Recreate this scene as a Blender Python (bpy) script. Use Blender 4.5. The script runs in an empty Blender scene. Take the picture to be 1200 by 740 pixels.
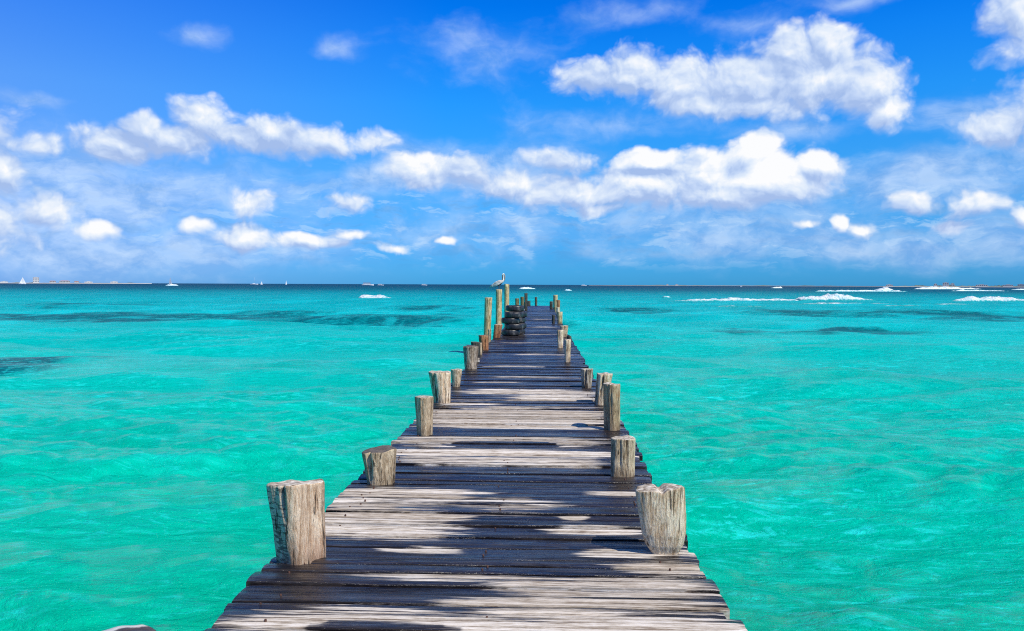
import bpy, math, random
import numpy as np
from mathutils import Vector, Matrix, noise as mn

random.seed(7); np.random.seed(7)
S = bpy.context.scene
COL = S.collection
R = math.radians

# ------------------------------------------------------------------ camera
PW, PH, F = 1200.0, 740.0, 942.0        # proportions of the photograph
CAM_H = 1.6                             # eye above the deck (deck top is z = 0)
SEA = -0.86                             # still water level
YAW, PITCH, ROLL = R(2.13), R(2.2), R(0.22)
cam_d = bpy.data.cameras.new('camera'); cam = bpy.data.objects.new('camera', cam_d); COL.objects.link(cam)
cam_d.sensor_width = 36; cam_d.lens = 36*F/PW; cam_d.clip_start = .05; cam_d.clip_end = 90000
MR = Matrix.Rotation(YAW, 4, 'Z') @ Matrix.Rotation(R(90)-PITCH, 4, 'X') @ Matrix.Rotation(ROLL, 4, 'Z')
cam.matrix_world = Matrix.Translation((0, 0, CAM_H)) @ MR
S.camera = cam
def ray(px, py):
    v = Vector(((px-PW/2)/F, (PH/2-py)/F, -1.0)); return (MR.to_3x3() @ v).normalized()
def on(px, py, z=0.0):                  # point of the level z seen at a place of the photograph
    d = ray(px, py); t = (z-CAM_H)/d.z; return Vector((d.x*t, d.y*t, z))
def at(px, py, Y):                      # point at distance Y along the pier direction
    d = ray(px, py); t = Y/d.y; return Vector((d.x*t, Y, CAM_H+d.z*t))

# ------------------------------------------------------------------ light
SUN_AZ, SUN_EL = R(128), R(50)          # azimuth clockwise from the pier's direction
sd = bpy.data.lights.new('sun', 'SUN'); sd.energy = 4.9; sd.angle = R(.53); sd.color = (1, .94, .83)
sun = bpy.data.objects.new('sun', sd); COL.objects.link(sun)
sv = Vector((math.sin(SUN_AZ)*math.cos(SUN_EL), math.cos(SUN_AZ)*math.cos(SUN_EL), math.sin(SUN_EL)))
sun.rotation_euler = sv.to_track_quat('Z', 'Y').to_euler(); sun.location = (20, -20, 30)
S.view_settings.view_transform = 'Standard'; S.view_settings.look = 'None'
S.view_settings.gamma = 1; S.view_settings.exposure = 0.0
S.cycles.use_denoising = False; S.cycles.filter_width = 1.1
S.cycles.max_bounces = 6; S.cycles.diffuse_bounces = 2; S.cycles.glossy_bounces = 3
S.cycles.sample_clamp_indirect = 3; S.cycles.sample_clamp_direct = 2.2

# ------------------------------------------------------------------ node maths helper
class V:
    def __init__(s, t, k): s.t = t; s.k = k
    def _m(s, op, a, b=None, c=None):
        n = s.t.nodes.new('ShaderNodeMath'); n.operation = op
        for i, q in enumerate((a, b, c)):
            if q is None: continue
            if isinstance(q, V): s.t.links.new(q.k, n.inputs[i])
            else: n.inputs[i].default_value = q
        return V(s.t, n.outputs[0])
    def __add__(s, o): return s._m('ADD', s, o)
    __radd__ = __add__
    def __sub__(s, o): return s._m('SUBTRACT', s, o)
    def __rsub__(s, o): return s._m('SUBTRACT', o, s)
    def __mul__(s, o): return s._m('MULTIPLY', s, o)
    __rmul__ = __mul__
    def __truediv__(s, o): return s._m('DIVIDE', s, o)
    def madd(s, a, b): return s._m('MULTIPLY_ADD', s, a, b)
    def max(s, o): return s._m('MAXIMUM', s, o)
    def min(s, o): return s._m('MINIMUM', s, o)
    def smax(s, o, d): return s._m('SMOOTH_MAX', s, o, d)
    def pow(s, o): return s._m('POWER', s, o)
    def abs(s): return s._m('ABSOLUTE', s)
    def smooth(s, a, b, lo=0.0, hi=1.0, kind='SMOOTHSTEP'):
        n = s.t.nodes.new('ShaderNodeMapRange'); n.interpolation_type = kind
        s.t.links.new(s.k, n.inputs[0])
        for i, q in enumerate((a, b, lo, hi)): n.inputs[i+1].default_value = q
        return V(s.t, n.outputs[0])
def vmath(t, op, a, b=None, c=None, out=0):
    n = t.nodes.new('ShaderNodeVectorMath'); n.operation = op
    for i, q in enumerate((a, b, c)):
        if q is None: continue
        if isinstance(q, V): t.links.new(q.k, n.inputs[i])
        else: n.inputs[i].default_value = q
    return V(t, n.outputs['Value' if op in ('LENGTH', 'DOT_PRODUCT', 'DISTANCE') else 'Vector'])
def sep(t, v):
    n = t.nodes.new('ShaderNodeSeparateXYZ'); t.links.new(v.k, n.inputs[0]); return [V(t, o) for o in n.outputs]
def comb(t, x, y, z=0.0):
    n = t.nodes.new('ShaderNodeCombineXYZ')
    for i, q in enumerate((x, y, z)):
        if isinstance(q, V): t.links.new(q.k, n.inputs[i])
        else: n.inputs[i].default_value = q
    return V(t, n.outputs[0])
def noise(t, vec, scale, detail=4, rough=.5, lac=2.0, dist=0.0, color=False, dim='3D'):
    n = t.nodes.new('ShaderNodeTexNoise'); n.noise_dimensions = dim; t.links.new(vec.k, n.inputs['Vector'])
    n.inputs['Scale'].default_value = scale; n.inputs['Detail'].default_value = detail
    n.inputs['Roughness'].default_value = rough; n.inputs['Lacunarity'].default_value = lac
    n.inputs['Distortion'].default_value = dist
    return V(t, n.outputs['Color' if color else 0])
def voro(t, vec, scale, detail=0, rough=.5, feat='F1', dim='2D'):
    n = t.nodes.new('ShaderNodeTexVoronoi'); n.voronoi_dimensions = dim; t.links.new(vec.k, n.inputs['Vector']); n.feature = feat
    n.inputs['Scale'].default_value = scale
    if feat != 'N_SPHERE_RADIUS': n.inputs['Detail'].default_value = detail; n.inputs['Roughness'].default_value = rough
    return V(t, n.outputs[0])
def mix(t, f, a, b):
    n = t.nodes.new('ShaderNodeMix'); n.data_type = 'RGBA'
    for i, q in ((0, f), (6, a), (7, b)):
        if isinstance(q, V): t.links.new(q.k, n.inputs[i])
        elif i == 0: n.inputs[0].default_value = q
        else: n.inputs[i].default_value = (*q, 1) if len(q) == 3 else q
    return V(t, n.outputs[2])
def ramp(t, f, stops, interp='LINEAR'):
    n = t.nodes.new('ShaderNodeValToRGB'); t.links.new(f.k, n.inputs[0]); e = n.color_ramp; e.interpolation = interp
    while len(e.elements) < len(stops): e.elements.new(.5)
    for q, (p, c) in zip(e.elements, stops): q.position = p; q.color = (*c, 1)
    return V(t, n.outputs[0])
def scale3(t, v, sx, sy, sz): return vmath(t, 'MULTIPLY', v, (sx, sy, sz))

# ------------------------------------------------------------------ sky
def azel(px, py):
    d = ray(px, py); return math.atan2(d.x, d.y), math.asin(d.z)
w = bpy.data.worlds.new('World'); S.world = w; w.use_nodes = True
t = w.node_tree; t.nodes.clear()
tc = t.nodes.new('ShaderNodeTexCoord'); D = V(t, tc.outputs['Generated'])
dx, dy, dz = sep(t, D)
AZ = dx._m('ARCTAN2', dx, dy); EL = dz._m('ARCSINE', dz)
P = comb(t, AZ, EL)
sky = t.nodes.new('ShaderNodeTexSky'); sky.sky_type = 'NISHITA'; sky.sun_disc = False
sky.sun_elevation = SUN_EL; sky.sun_rotation = SUN_AZ; sky.air_density = 1.0; sky.dust_density = .3; sky.ozone_density = 3.0
SKYC = V(t, sky.outputs[0])
def puffs(P, lst, sm=.12):
    acc = None
    for (cx, cy, rx, ry, s) in lst:
        a, e = azel(cx, cy)
        ir = (F/rx, F/ry)
        q = vmath(t, 'MULTIPLY_ADD', P, (ir[0], ir[1], 0), (-a*ir[0], -e*ir[1], 0))
        v = vmath(t, 'LENGTH', q).madd(-s, s)
        acc = v if acc is None else acc.smax(v, sm)
    return acc.max(-1.5)
BRIGHT = [(135,168,42,26,.85),(168,148,28,20,.8),(236,142,40,30,.9),(200,164,60,24,.8),(322,156,44,26,.95),(372,168,48,22,.8),(430,167,40,17,.75),(280,166,60,20,.8),
 (690,92,46,28,.8),(738,88,52,34,.95),(800,100,64,36,.9),(870,98,76,40,.95),(925,66,46,34,1),(973,56,38,32,1.05),(962,92,84,44,1),(1020,102,52,32,.9),(1040,128,32,26,1.1),(880,122,84,20,.8),(820,122,60,18,.8),
 (498,202,52,28,1.15),(545,204,40,26,.8),(600,216,70,26,.8),(650,190,50,18,.65),(672,228,86,24,.9),(760,218,96,34,1.1),(765,190,58,18,1.3),(832,206,66,36,1.1),(885,182,40,32,1.4),(905,208,76,40,1.3),(962,194,40,22,1.2),(860,232,90,20,1.1),(700,244,40,10,.8),
 (294,238,38,18,0.77),(400,238,36,14,0.60),(286,276,36,20,0.86),(362,284,50,13,0.86),(405,276,26,9,0.69),(460,290,30,7,0.60),(527,284,15,6,.80),(235,265,17,9,0.52),(56,250,38,22,0.77),(118,271,30,12,0.77),(4,200,24,28,0.86),(36,170,32,16,0.60),
 (1073,240,30,14,0.77),(1140,240,30,16,0.77),(1122,265,30,9,0.69),(1004,268,18,9,0.69),(982,260,12,10,0.95),(940,262,16,6,0.60),(1168,150,48,24,0.77),(1196,20,44,46,0.77),(1196,252,14,14,0.86),
 (1300,120,120,50,1),(-120,150,110,50,1),(-90,260,120,36,.9),(1320,230,90,30,.9)]
VEIL = [(60,300,260,26,1.0),(1080,290,260,26,.9),(1120,215,130,26,1.0),(640,262,200,20,.7),(40,205,110,40,1.2),(110,235,150,50,1.2),(70,290,200,40,1.1),(215,285,60,30,1.0),(450,208,60,26,1.1),(1090,200,110,30,1.1),(500,180,60,26,.9),(60,222,150,60,.9),(170,240,190,52,.8),(60,280,220,50,.8),(310,216,160,20,.6),(570,214,170,40,.75),(640,188,80,26,.9),(860,244,180,40,.8),(1080,208,130,34,.8),(220,288,260,34,.7),(620,276,330,26,.6),(920,284,290,30,.8),(1160,205,90,40,.8),
 (560,58,80,34,.62),(735,18,70,14,.4),(235,40,32,13,.6),(400,54,34,14,.6),(30,112,40,9,.6),(1000,-2,60,12,.7),(1125,138,70,26,.7),(700,145,110,20,.5),(940,150,70,16,.8),(885,30,60,14,.5),(1170,280,160,32,.8),(110,190,110,20,.6)]
SHADE = [(780,243,190,14,.8),(850,145,150,12,.6),(820,105,330,80,.75),(250,168,300,60,.8),(1180,150,120,60,.8),(1190,20,90,80,.8),(60,250,160,90,.7),(560,215,160,50,.55),(1110,255,120,40,.7),(330,262,180,50,.5),(190,172,50,20,.9),(245,165,34,14,.7),(120,172,20,12,.5),(690,108,60,16,.6),(800,112,90,26,.8),(930,112,60,18,.6),(1000,118,40,16,.6),(560,212,46,18,1.1),(600,238,60,10,.8),(640,192,44,16,1.1),(690,200,40,12,.8),
 (790,202,60,6,.9),(955,203,28,7,.9),(860,240,110,10,.8),(740,226,60,10,.5),(60,262,40,14,.8),(14,222,20,16,.8),(410,165,40,12,.6),(350,290,40,7,.7),(290,244,30,8,.8),(1180,165,50,12,.8),(440,208,30,14,.9)]
wn = vmath(t, 'SUBTRACT', noise(t, P, 11, 4, .55, color=True, dim='2D'), (.5, .5, .5))
Pw = vmath(t, 'MULTIPLY_ADD', wn, (.045, .026, 0), P)
def cloud(Pa, off):
    Pq = Pa if off is None else vmath(t, 'ADD', Pa, off)
    b = .50-voro(t, scale3(t, Pq, 1, 1.2, 1), 26, 3.0, .55, 'F1', '2D')
    n = noise(t, Pq, 28, 6, .53, dim='2D')-.5
    return b, n
f0 = puffs(Pw, BRIGHT, .07)
f1 = puffs(vmath(t, 'ADD', Pw, (.007, .014, 0)), BRIGHT, .07)
fs_ = puffs(Pw, SHADE, .2)+(noise(t, Pw, 40, 4, .6, dim='2D')-.5)*.8
b0, n0 = cloud(Pw, None)
b1, n1 = cloud(Pw, (.004, .007, 0))
d0 = f0+b0*.30+n0*.50
alpha = d0.smooth(-.16, .36)
# lit from high on the right: billows bright on top, soft grey below and inside
big = noise(t, Pw, 9, 3, .5, dim='2D')
rel = ((f0-f1)*.88+(b0-b1)*.50+(n0-n1)*.80+(big-.5)*1.0+n0*.35+.46+f0.smooth(.30, 1.2)*.34-fs_.smooth(-.5, 1.2)*.46).smooth(-.12, 1.08, kind='LINEAR')
body = ramp(t, rel, [(0, (.38, .52, .83)), (.30, (.55, .68, .93)), (.60, (.76, .85, .98)), (.92, (1.0, 1.0, 1.0))])
fv = puffs(Pw, VEIL, .3)
dv = fv+(noise(t, scale3(t, Pw, 1, 1.9, 1), 12, 6, .55, dim='2D')-.5)*1.3
av = dv.smooth(-.2, 1.0)*.70
vn = noise(t, scale3(t, Pw, 1, 1.8, 1), 22, 5, .6, dim='2D')
vcol = ramp(t, vn, [(.35, (.26, .47, .86)), (.65, (.60, .76, 1.0))])
# thin broken band low over the sea
bn = noise(t, scale3(t, Pw, 1, 4.0, 1), 16, 6, .62, dim='2D')
band = (bn-.5).abs().smooth(.03, .16)*EL.smooth(.010, .05)*EL.smooth(.17, .08)*.42
# colour of the clear sky: the sky model, made as saturated as the photograph
def tint(st): return ramp(t, EL.smooth(-.02, 1.03, kind='LINEAR'), [((e+.02)/1.05, tuple(q*.45 for q in c_)) for e, c_ in st])
gc = tint([(.0, (.10, .62, 1.62)), (.036, (.113, .61, 1.50)), (.078, (.15, .71, 1.46)), (.141, (.165, .86, 1.58)), (.218, (.09, .93, 1.85)), (.283, (.035, .85, 2.0)), (.331, (.0, .72, 2.0)), (.6, (.15, .52, 1.2)), (1.0, (.36, .62, .95))])
gl = tint([(.0, (.29, .60, 1.60)), (.07, (.37, .66, 1.44)), (.141, (.47, .77, 1.34)), (.218, (.48, .89, 1.55)), (.321, (.26, .82, 1.9)), (.6, (.22, .58, 1.2)), (1.0, (.36, .62, .95))])
az = AZ.smooth(-.12, -.68, kind='LINEAR')
clear = vmath(t, 'MULTIPLY', SKYC, mix(t, az, gc, gl))
n_ = t.nodes.new('ShaderNodeVectorMath'); n_.operation = 'SCALE'; t.links.new(clear.k, n_.inputs[0]); n_.inputs['Scale'].default_value = 1/.45; clear = V(t, n_.outputs[0])
SK = .1
def lift(c):
    n = t.nodes.new('ShaderNodeVectorMath'); n.operation = 'SCALE'; t.links.new(c.k, n.inputs[0]); n.inputs['Scale'].default_value = 1/SK
    return V(t, n.outputs[0])
c = mix(t, band, clear, lift(ramp(t, bn, [(.38, (.10, .34, .70)), (.62, (.55, .78, 1))])))
c = mix(t, av, c, lift(vcol))
c = mix(t, alpha*.97, c, lift(body))
bg = t.nodes.new('ShaderNodeBackground'); bg.inputs['Strength'].default_value = SK
t.links.new(c.k, bg.inputs['Color'])
wo = t.nodes.new('ShaderNodeOutputWorld'); t.links.new(bg.outputs[0], wo.inputs[0])
w.cycles.sampling_method = 'MANUAL'; w.cycles.sample_map_resolution = 512

# ------------------------------------------------------------------ object helpers
def tag(o, label=None, cat=None, group=None, kind=None):
    for k, v in (('label', label), ('category', cat), ('group', group), ('kind', kind)):
        if v: o[k] = v
    return o
def mesh(name, verts, faces, mats, parent=None, smooth=True, mi=None, loc=None):
    me = bpy.data.meshes.new(name); me.from_pydata([tuple(v) for v in verts], [], faces)
    for m in (mats if isinstance(mats, (list, tuple)) else [mats]): me.materials.append(m)
    if mi is not None: me.polygons.foreach_set('material_index', mi)
    me.polygons.foreach_set('use_smooth', [smooth]*len(me.polygons)); me.update()
    o = bpy.data.objects.new(name, me); COL.objects.link(o)
    if parent: o.parent = parent
    if loc is not None: o.location = loc
    return o
def empty(name, loc=(0, 0, 0), rz=0):
    o = bpy.data.objects.new(name, None); COL.objects.link(o); o.location = loc; o.rotation_euler.z = rz
    o.empty_display_size = .1; return o
class MB:
    def __init__(s): s.v = []; s.f = []
    def add(s, v, f):
        b = len(s.v); s.v += [tuple(q) for q in v]; s.f += [tuple(b+i for i in q) for q in f]; return s
    def box(s, x0, x1, y0, y1, z0, z1):
        v = [(x, y, z) for z in (z0, z1) for y in (y0, y1) for x in (x0, x1)]
        return s.add(v, [(0,2,3,1),(4,5,7,6),(0,1,5,4),(2,6,7,3),(0,4,6,2),(1,3,7,5)])
    def build(s, name, m, parent=None, smooth=False, loc=None): return mesh(name, s.v, s.f, m, parent, smooth, None, loc)
def loft(path, n=16):                    # path: (centre, across vector a, across vector b) rings, closed ends
    v = []; f = []
    for c_, a, b in path:
        for k in range(n):
            q = 2*math.pi*k/n; v.append(Vector(c_)+Vector(a)*math.cos(q)+Vector(b)*math.sin(q))
    for i in range(len(path)-1):
        for k in range(n): f.append((i*n+k, i*n+(k+1) % n, (i+1)*n+(k+1) % n, (i+1)*n+k))
    f.append(tuple(range(n-1, -1, -1))); f.append(tuple((len(path)-1)*n+k for k in range(n)))
    return v, f

def newmat(name):
    m = bpy.data.materials.new(name); m.use_nodes = True; t = m.node_tree
    b = t.nodes['Principled BSDF']; tc = t.nodes.new('ShaderNodeTexCoord')
    return m, t, b, V(t, tc.outputs['Object'])
def bump(t, b, h, strength, dist):
    n = t.nodes.new('ShaderNodeBump'); n.inputs['Strength'].default_value = strength; n.inputs['Distance'].default_value = dist
    t.links.new(h.k, n.inputs['Height']); t.links.new(n.outputs[0], b.inputs['Normal']); return n
def flat(name, col, rough=.6, spec=.5, n_amt=.25, sc=8):
    m, t, b, P = newmat(name)
    n = noise(t, P, sc, 4)
    c = mix(t, n.smooth(.3, .7), [q*(1-n_amt) for q in col], [min(1, q*(1+n_amt*.5)) for q in col])
    t.links.new(c.k, b.inputs['Base Color']); b.inputs['Roughness'].default_value = rough
    b.inputs['Specular IOR Level'].default_value = spec
    return m

# ------------------------------------------------------------------ water
def water_material():
    m, t, b, P = newmat('sea_water')
    x, y, z = sep(t, P)
    wv = vmath(t, 'SUBTRACT', noise(t, scale3(t, P, .16, .09, 0), 1, 4, .6, color=True), (.5, .5, .5))
    Pd = vmath(t, 'MULTIPLY_ADD', wv, (9, 14, 0), vmath(t, 'MULTIPLY', P, (1, 1, 0)))
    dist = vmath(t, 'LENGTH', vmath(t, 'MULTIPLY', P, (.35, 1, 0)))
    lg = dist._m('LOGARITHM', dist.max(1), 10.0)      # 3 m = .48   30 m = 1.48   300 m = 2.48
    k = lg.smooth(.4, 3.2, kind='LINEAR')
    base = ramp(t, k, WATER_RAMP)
    # slow drifts of colour over the sand, with swell troughs painted in darker
    n1 = noise(t, scale3(t, P, .10, .22, 0), 1, 5, .55)
    base = mix(t, n1.smooth(.42, .66)*.85, base, ramp(t, k, WATER_DARK))
    n2 = noise(t, scale3(t, P, .23, .6, 0), 1.3, 6, .65)
    base = mix(t, n2.smooth(.52, .72)*.45, base, ramp(t, k, WATER_LIGHT))
    # sea grass and weed on the bottom
    acc = None
    for (x0, x1, y0, y1, s) in WEED:
        a = on((x0+x1)/2, y0, SEA); c_ = on((x0+x1)/2, y1, SEA)
        cy = (a.y+c_.y)/2; ry = abs(a.y-c_.y)/2
        ym = 333.8+CAM_H*0+(CAM_H-SEA)*F/cy
        l = on(x0, ym, SEA); r = on(x1, ym, SEA)
        cx = (l.x+r.x)/2; rx = abs(r.x-l.x)/2
        q = vmath(t, 'MULTIPLY_ADD', Pd, (1/rx, 1/ry, 0), (-cx/rx, -cy/ry, 0))
        v = vmath(t, 'LENGTH', q).madd(-s, s)
        acc = v if acc is None else acc.max(v)
    wn_ = noise(t, scale3(t, P, .25, .5, 0), 1, 6, .65)-.5
    wn2 = noise(t, scale3(t, P, .38, .26, 0), 1, 7, .75)-.5
    wd = (acc.max(-1)+wn_*1.5+wn2*2.4).smooth(-.05, .85)
    base = mix(t, wd*.85, base, (.0, .055, .085))
    n3 = noise(t, scale3(t, P, .16, .12, 0), 1, 7, .68, dist=.5)  # farther out, lit and shaded ripple tones are painted into the colour
    base = mix(t, n3.smooth(.50, .60)*k.smooth(.34, .48)*.40, base, ramp(t, k, WATER_LIGHT))
    base = mix(t, n3.smooth(.48, .38)*k.smooth(.34, .48)*.60, base, ramp(t, k, WATER_DARK))
    # thin drifting foam, with sky glints on ripples painted in as pale streaks
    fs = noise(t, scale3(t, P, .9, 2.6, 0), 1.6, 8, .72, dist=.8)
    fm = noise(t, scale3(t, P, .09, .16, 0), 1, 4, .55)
    glint = noise(t, scale3(t, P, 1.3, 4.6, 0), 1.5, 6, .62, dist=1.0)
    foam = (fs.smooth(.52, .66)*.55+glint.smooth(.55, .63)*.65)*(fm.smooth(.38, .60)*.85+.15)*k.smooth(.75, .6)
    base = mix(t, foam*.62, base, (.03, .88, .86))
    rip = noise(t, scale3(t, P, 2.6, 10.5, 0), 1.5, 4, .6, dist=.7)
    base = mix(t, rip.smooth(.58, .68)*(fm.smooth(.36, .6)*.7+.3)*k.smooth(.62, .4)*.55, base, (.02, .90, .84))  # bright ripple facets painted as pale colour
    base = mix(t, rip.smooth(.44, .34)*k.smooth(.62, .4)*.22, base, (0, .36, .27))  # ripple shadows painted as darker colour
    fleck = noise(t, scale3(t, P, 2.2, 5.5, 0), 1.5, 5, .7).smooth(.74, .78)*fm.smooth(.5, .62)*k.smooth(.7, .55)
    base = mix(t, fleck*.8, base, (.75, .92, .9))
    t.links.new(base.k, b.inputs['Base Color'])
    b.inputs['Specular Tint'].default_value = (.45, .92, 1.0, 1); b.inputs['IOR'].default_value = 1.33
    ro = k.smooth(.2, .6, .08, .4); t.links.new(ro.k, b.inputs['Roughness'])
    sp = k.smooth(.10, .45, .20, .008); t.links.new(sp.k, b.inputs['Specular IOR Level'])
    r1 = noise(t, scale3(t, P, 1.3, 3.8, 1), 1.7, 8, .70, dist=.5)
    r2 = noise(t, scale3(t, P, .45, 1.2, 1), 1.0, 3, .5)
    r3 = noise(t, scale3(t, P, 3.2, 8.0, 1), 1.5, 4, .6, dist=.4)
    h = r1*.14+r2*.18+r3*.030
    bump(t, b, h, .8, 1.0)
    return m
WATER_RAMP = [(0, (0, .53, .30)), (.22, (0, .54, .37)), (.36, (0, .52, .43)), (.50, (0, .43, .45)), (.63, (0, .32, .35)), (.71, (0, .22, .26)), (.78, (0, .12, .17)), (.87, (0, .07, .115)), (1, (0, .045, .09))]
WATER_DARK = [(0, (0, .43, .25)), (.3, (0, .43, .32)), (.5, (0, .37, .39)), (.66, (0, .24, .30)), (.78, (0, .07, .13)), (1, (0, .04, .10))]
WATER_LIGHT = [(0, (.005, .68, .45)), (.3, (.005, .72, .60)), (.5, (.005, .66, .70)), (.70, (0, .40, .48)), (.78, (0, .12, .20)), (1, (0, .07, .14))]
WEED = [(-300,560,367,379,2.4),(150,420,366,379,1.4),(380,560,368,386,1.3),(440,575,357,366,1.2),(-90,100,412,438,1.5),(690,800,360,373,1.0),(850,1010,362,375,1.3),
        (980,1170,363,376,1.6),(890,1095,382,393,2.2),(820,930,384,394,1.0),(1040,1260,371,379,1.1),(-60,150,354,361,.9),(560,690,378,390,.4)]
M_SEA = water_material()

def sea():
    H = CAM_H-SEA
    p = np.concatenate([np.arange(1300, 220, -5), np.arange(220, 70, -1.2), np.arange(70, 2, -.5), 2*.72**np.arange(0, 13)])
    r = H*F/p
    th = np.concatenate([np.linspace(-180, -48, 40, endpoint=False), np.linspace(-48, 44, 620, endpoint=False), np.linspace(44, 180, 40, endpoint=False)])
    th = np.radians(th)
    RR, TT = np.meshgrid(r, th, indexing='ij')
    X = RR*np.sin(TT); Y = RR*np.cos(TT)
    spacing = np.gradient(r)[:, None]+0*X
    Z = np.zeros_like(X); DX = np.zeros_like(X); DY = np.zeros_like(X)
    rng = np.random.RandomState(3)
    for lam, amp, cnt in ((22, .09, 3), (11, .062, 5), (6, .030, 7), (3.0, .016, 9), (1.7, .015, 12), (.95, .011, 14), (.55, .0065, 18), (.33, .0030, 18)):
        for i in range(cnt):
            L = lam*rng.uniform(.75, 1.3); a = amp*rng.uniform(.5, 1.1)
            d = math.radians(-95+rng.normal(0, 24)); kx, ky = math.cos(d), math.sin(d)
            k = 2*math.pi/L
            ph = k*(X*kx+Y*ky)+rng.uniform(0, 6.28)+.6*np.sin((X*ky-Y*kx)*k*.23+rng.uniform(0, 6.28))
            fade = np.clip((L/spacing-2.2)/3, 0, 1)
            Z += a*fade*np.sin(ph); DX += -a*fade*kx*np.cos(ph)*.7; DY += -a*fade*ky*np.cos(ph)*.7
    nr, nt = X.shape
    co = np.stack([X+DX, Y+DY, Z], -1).reshape(-1, 3)
    co = np.vstack([co, [[0, 0, 0]]])
    i = np.arange(nr-1)[:, None]; j = np.arange(nt)[None, :]; j2 = (j+1) % nt
    q = np.stack([i*nt+j, (i+1)*nt+j, (i+1)*nt+j2, i*nt+j2], -1).reshape(-1, 4)
    c0 = len(co)-1
    tri = [(c0, k, (k+1) % nt) for k in range(nt)]
    nq = len(q); loops = np.concatenate([q[:, ::-1].reshape(-1), np.array(tri)[:, ::-1].reshape(-1)])
    me = bpy.data.meshes.new('sea_water'); me.vertices.add(len(co)); me.vertices.foreach_set('co', co.reshape(-1))
    me.loops.add(len(loops)); me.loops.foreach_set('vertex_index', loops)
    me.polygons.add(nq+len(tri)); me.polygons.foreach_set('loop_start', np.concatenate([np.arange(nq)*4, nq*4+np.arange(len(tri))*3]))
    me.update(calc_edges=True); me.validate()
    me.polygons.foreach_set('use_smooth', [True]*len(me.polygons)); me.materials.append(M_SEA)
    o = bpy.data.objects.new('sea_water', me); COL.objects.link(o); o.location = (0, 0, SEA)
    if me.polygons[nq//2].normal.z < 0: me.flip_normals()
    tag(o, kind='structure')
sea()

# ------------------------------------------------------------------ breaking waves on the reef
m, t, b, P = newmat('foam')
n = noise(t, P, 1.2, 6, .6)
cc = ramp(t, n, [(.35, (.42, .72, .78)), (.55, (.88, .93, .94))]); hz = sep(t, P)[2]-SEA
fa = (noise(t, P, 1.3, 7, .75)*2.2+hz*2.4).smooth(1.15, 1.75)
cc = mix(t, fa, (.0, .42, .42), cc)
t.links.new(cc.k, b.inputs['Base Color']); b.inputs['Roughness'].default_value = .9
bump(t, b, noise(t, P, 3, 6, .7), 1.0, .5)
M_FOAM = m
def breaker(x0, x1, yb, hpx, seed, skew=.0, label=None, tilt=0):
    a = on(x0, yb, SEA); e = on(x1, yb+tilt, SEA)
    Ly = (a-e).length; dirv = (e-a).normalized(); nrm = Vector((-dirv.y, dirv.x, 0))
    if nrm.y < 0: nrm = -nrm
    Hm = hpx/F*a.y
    wd = max(2.0, Hm*4.0); nu = max(40, int((x1-x0)*4)); nv = 16
    v = []; f = []
    for i in range(nu+1):
        u = i/nu
        env = math.sin(math.pi*min(1, max(0, u)))**.45
        env *= (1-skew*u) if skew > 0 else (1+skew*(1-u))
        env *= .55+1.0*abs(mn.noise((u*Ly*.16, seed*3.1, 0)))+.35*abs(mn.noise((u*Ly*.6, seed*1.7, 4)))
        c_ = a+dirv*(u*Ly)+nrm*(mn.noise((u*Ly*.05, seed, 9))*3)
        for j in range(nv+1):
            s = j/nv; hh = math.sin(math.pi*s**.7)**.8*Hm*env*(1+.35*mn.noise((u*Ly*.8, s*4, seed))+.22*mn.noise((u*Ly*2.4, s*9, seed)))
            q = c_+nrm*((s-.3)*wd*(.5+.5*env)); v.append((q.x, q.y, SEA-.12+hh+.1*env))
    for i in range(nu):
        for j in range(nv):
            k = i*(nv+1)+j; f.append((k, k+nv+1, k+nv+2, k+1))
    o = mesh('breaking_wave', v, f, M_FOAM); tag(o, kind='structure')
for k_, q in enumerate([(419,464,350.3,10,.75),(609,628,339,3,.3),(776,787,349,3,.2),(788,945,353.5,6,-.5),(935,1022,352,8,.35),(900,1080,357,1.6,.1),(1015,1115,359,1.4,.1),(1085,1200,357.5,1.4,.1),(1030,1046,340.5,5,.5),(955,1062,342,2.5,.1),
         (1076,1150,339.2,4,.55),(1112,1182,341.5,2,.3),(1118,1215,353.5,7,-.35),(836,905,360,2.2,.2),(1200,1300,352,9,.2),(1190,1290,340,3,.2),(196,208,335,2.2,.3),(663,670,341,2,.2),(905,918,338,2,.2)]):
    breaker(*q[:4], seed=k_+1.3, skew=q[4])

# ------------------------------------------------------------------ deck
def edge_l(Y): return np.interp(Y, [0, 4.6, 9, 20, 30, 62], [-1.54, -1.56, -1.50, -1.46, -1.42, -1.36])
def edge_r(Y): return np.interp(Y, [0, 4.6, 9, 20, 30, 62], [.93, .925, .93, .90, .82, .76])
DRY = [(575,680,441,443,.5),(560,640,428,430,.5),(590,672,414,415.5,.5),(580,640,402,403.2,.5),(612,655,392,393,.5),(610,655,383,383.8,.5),(612,650,374,374.8,.55),(560,610,447,449,.6),(250,420,733,741,1.0), # (x0,x1,y0,y1,strength) of pale dry stretches, in pixels of the photograph, turned into metres of deck below
 (240,640,722,735,1.0),(520,880,702,726,1.3),(600,880,722,760,1.2),(400,720,676,686,1.1),(560,850,678,700,1.1),(300,560,708,720,.8),
 (340,560,572,600,1.4),(330,548,596,620,1.5),(330,540,618,634,1.2),(445,548,640,648,.9),(640,752,616,625,1.0),(672,792,643,654,1.1),(500,672,583,600,1.1),(715,850,658,676,1.0),
 (655,690,604,608,.8),(770,850,640,655,.6),
 (455,722,512,524,1.3),(440,722,524,545,1.3),(600,716,530,548,1.0),(690,760,575,583,.6),
 (495,712,476,500,1.3),(505,600,470,477,.9),(530,705,455,464,1.1),(590,705,462,470,1.0),(240,700,744,790,1.2),(300,900,800,1000,1.0)]
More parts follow.
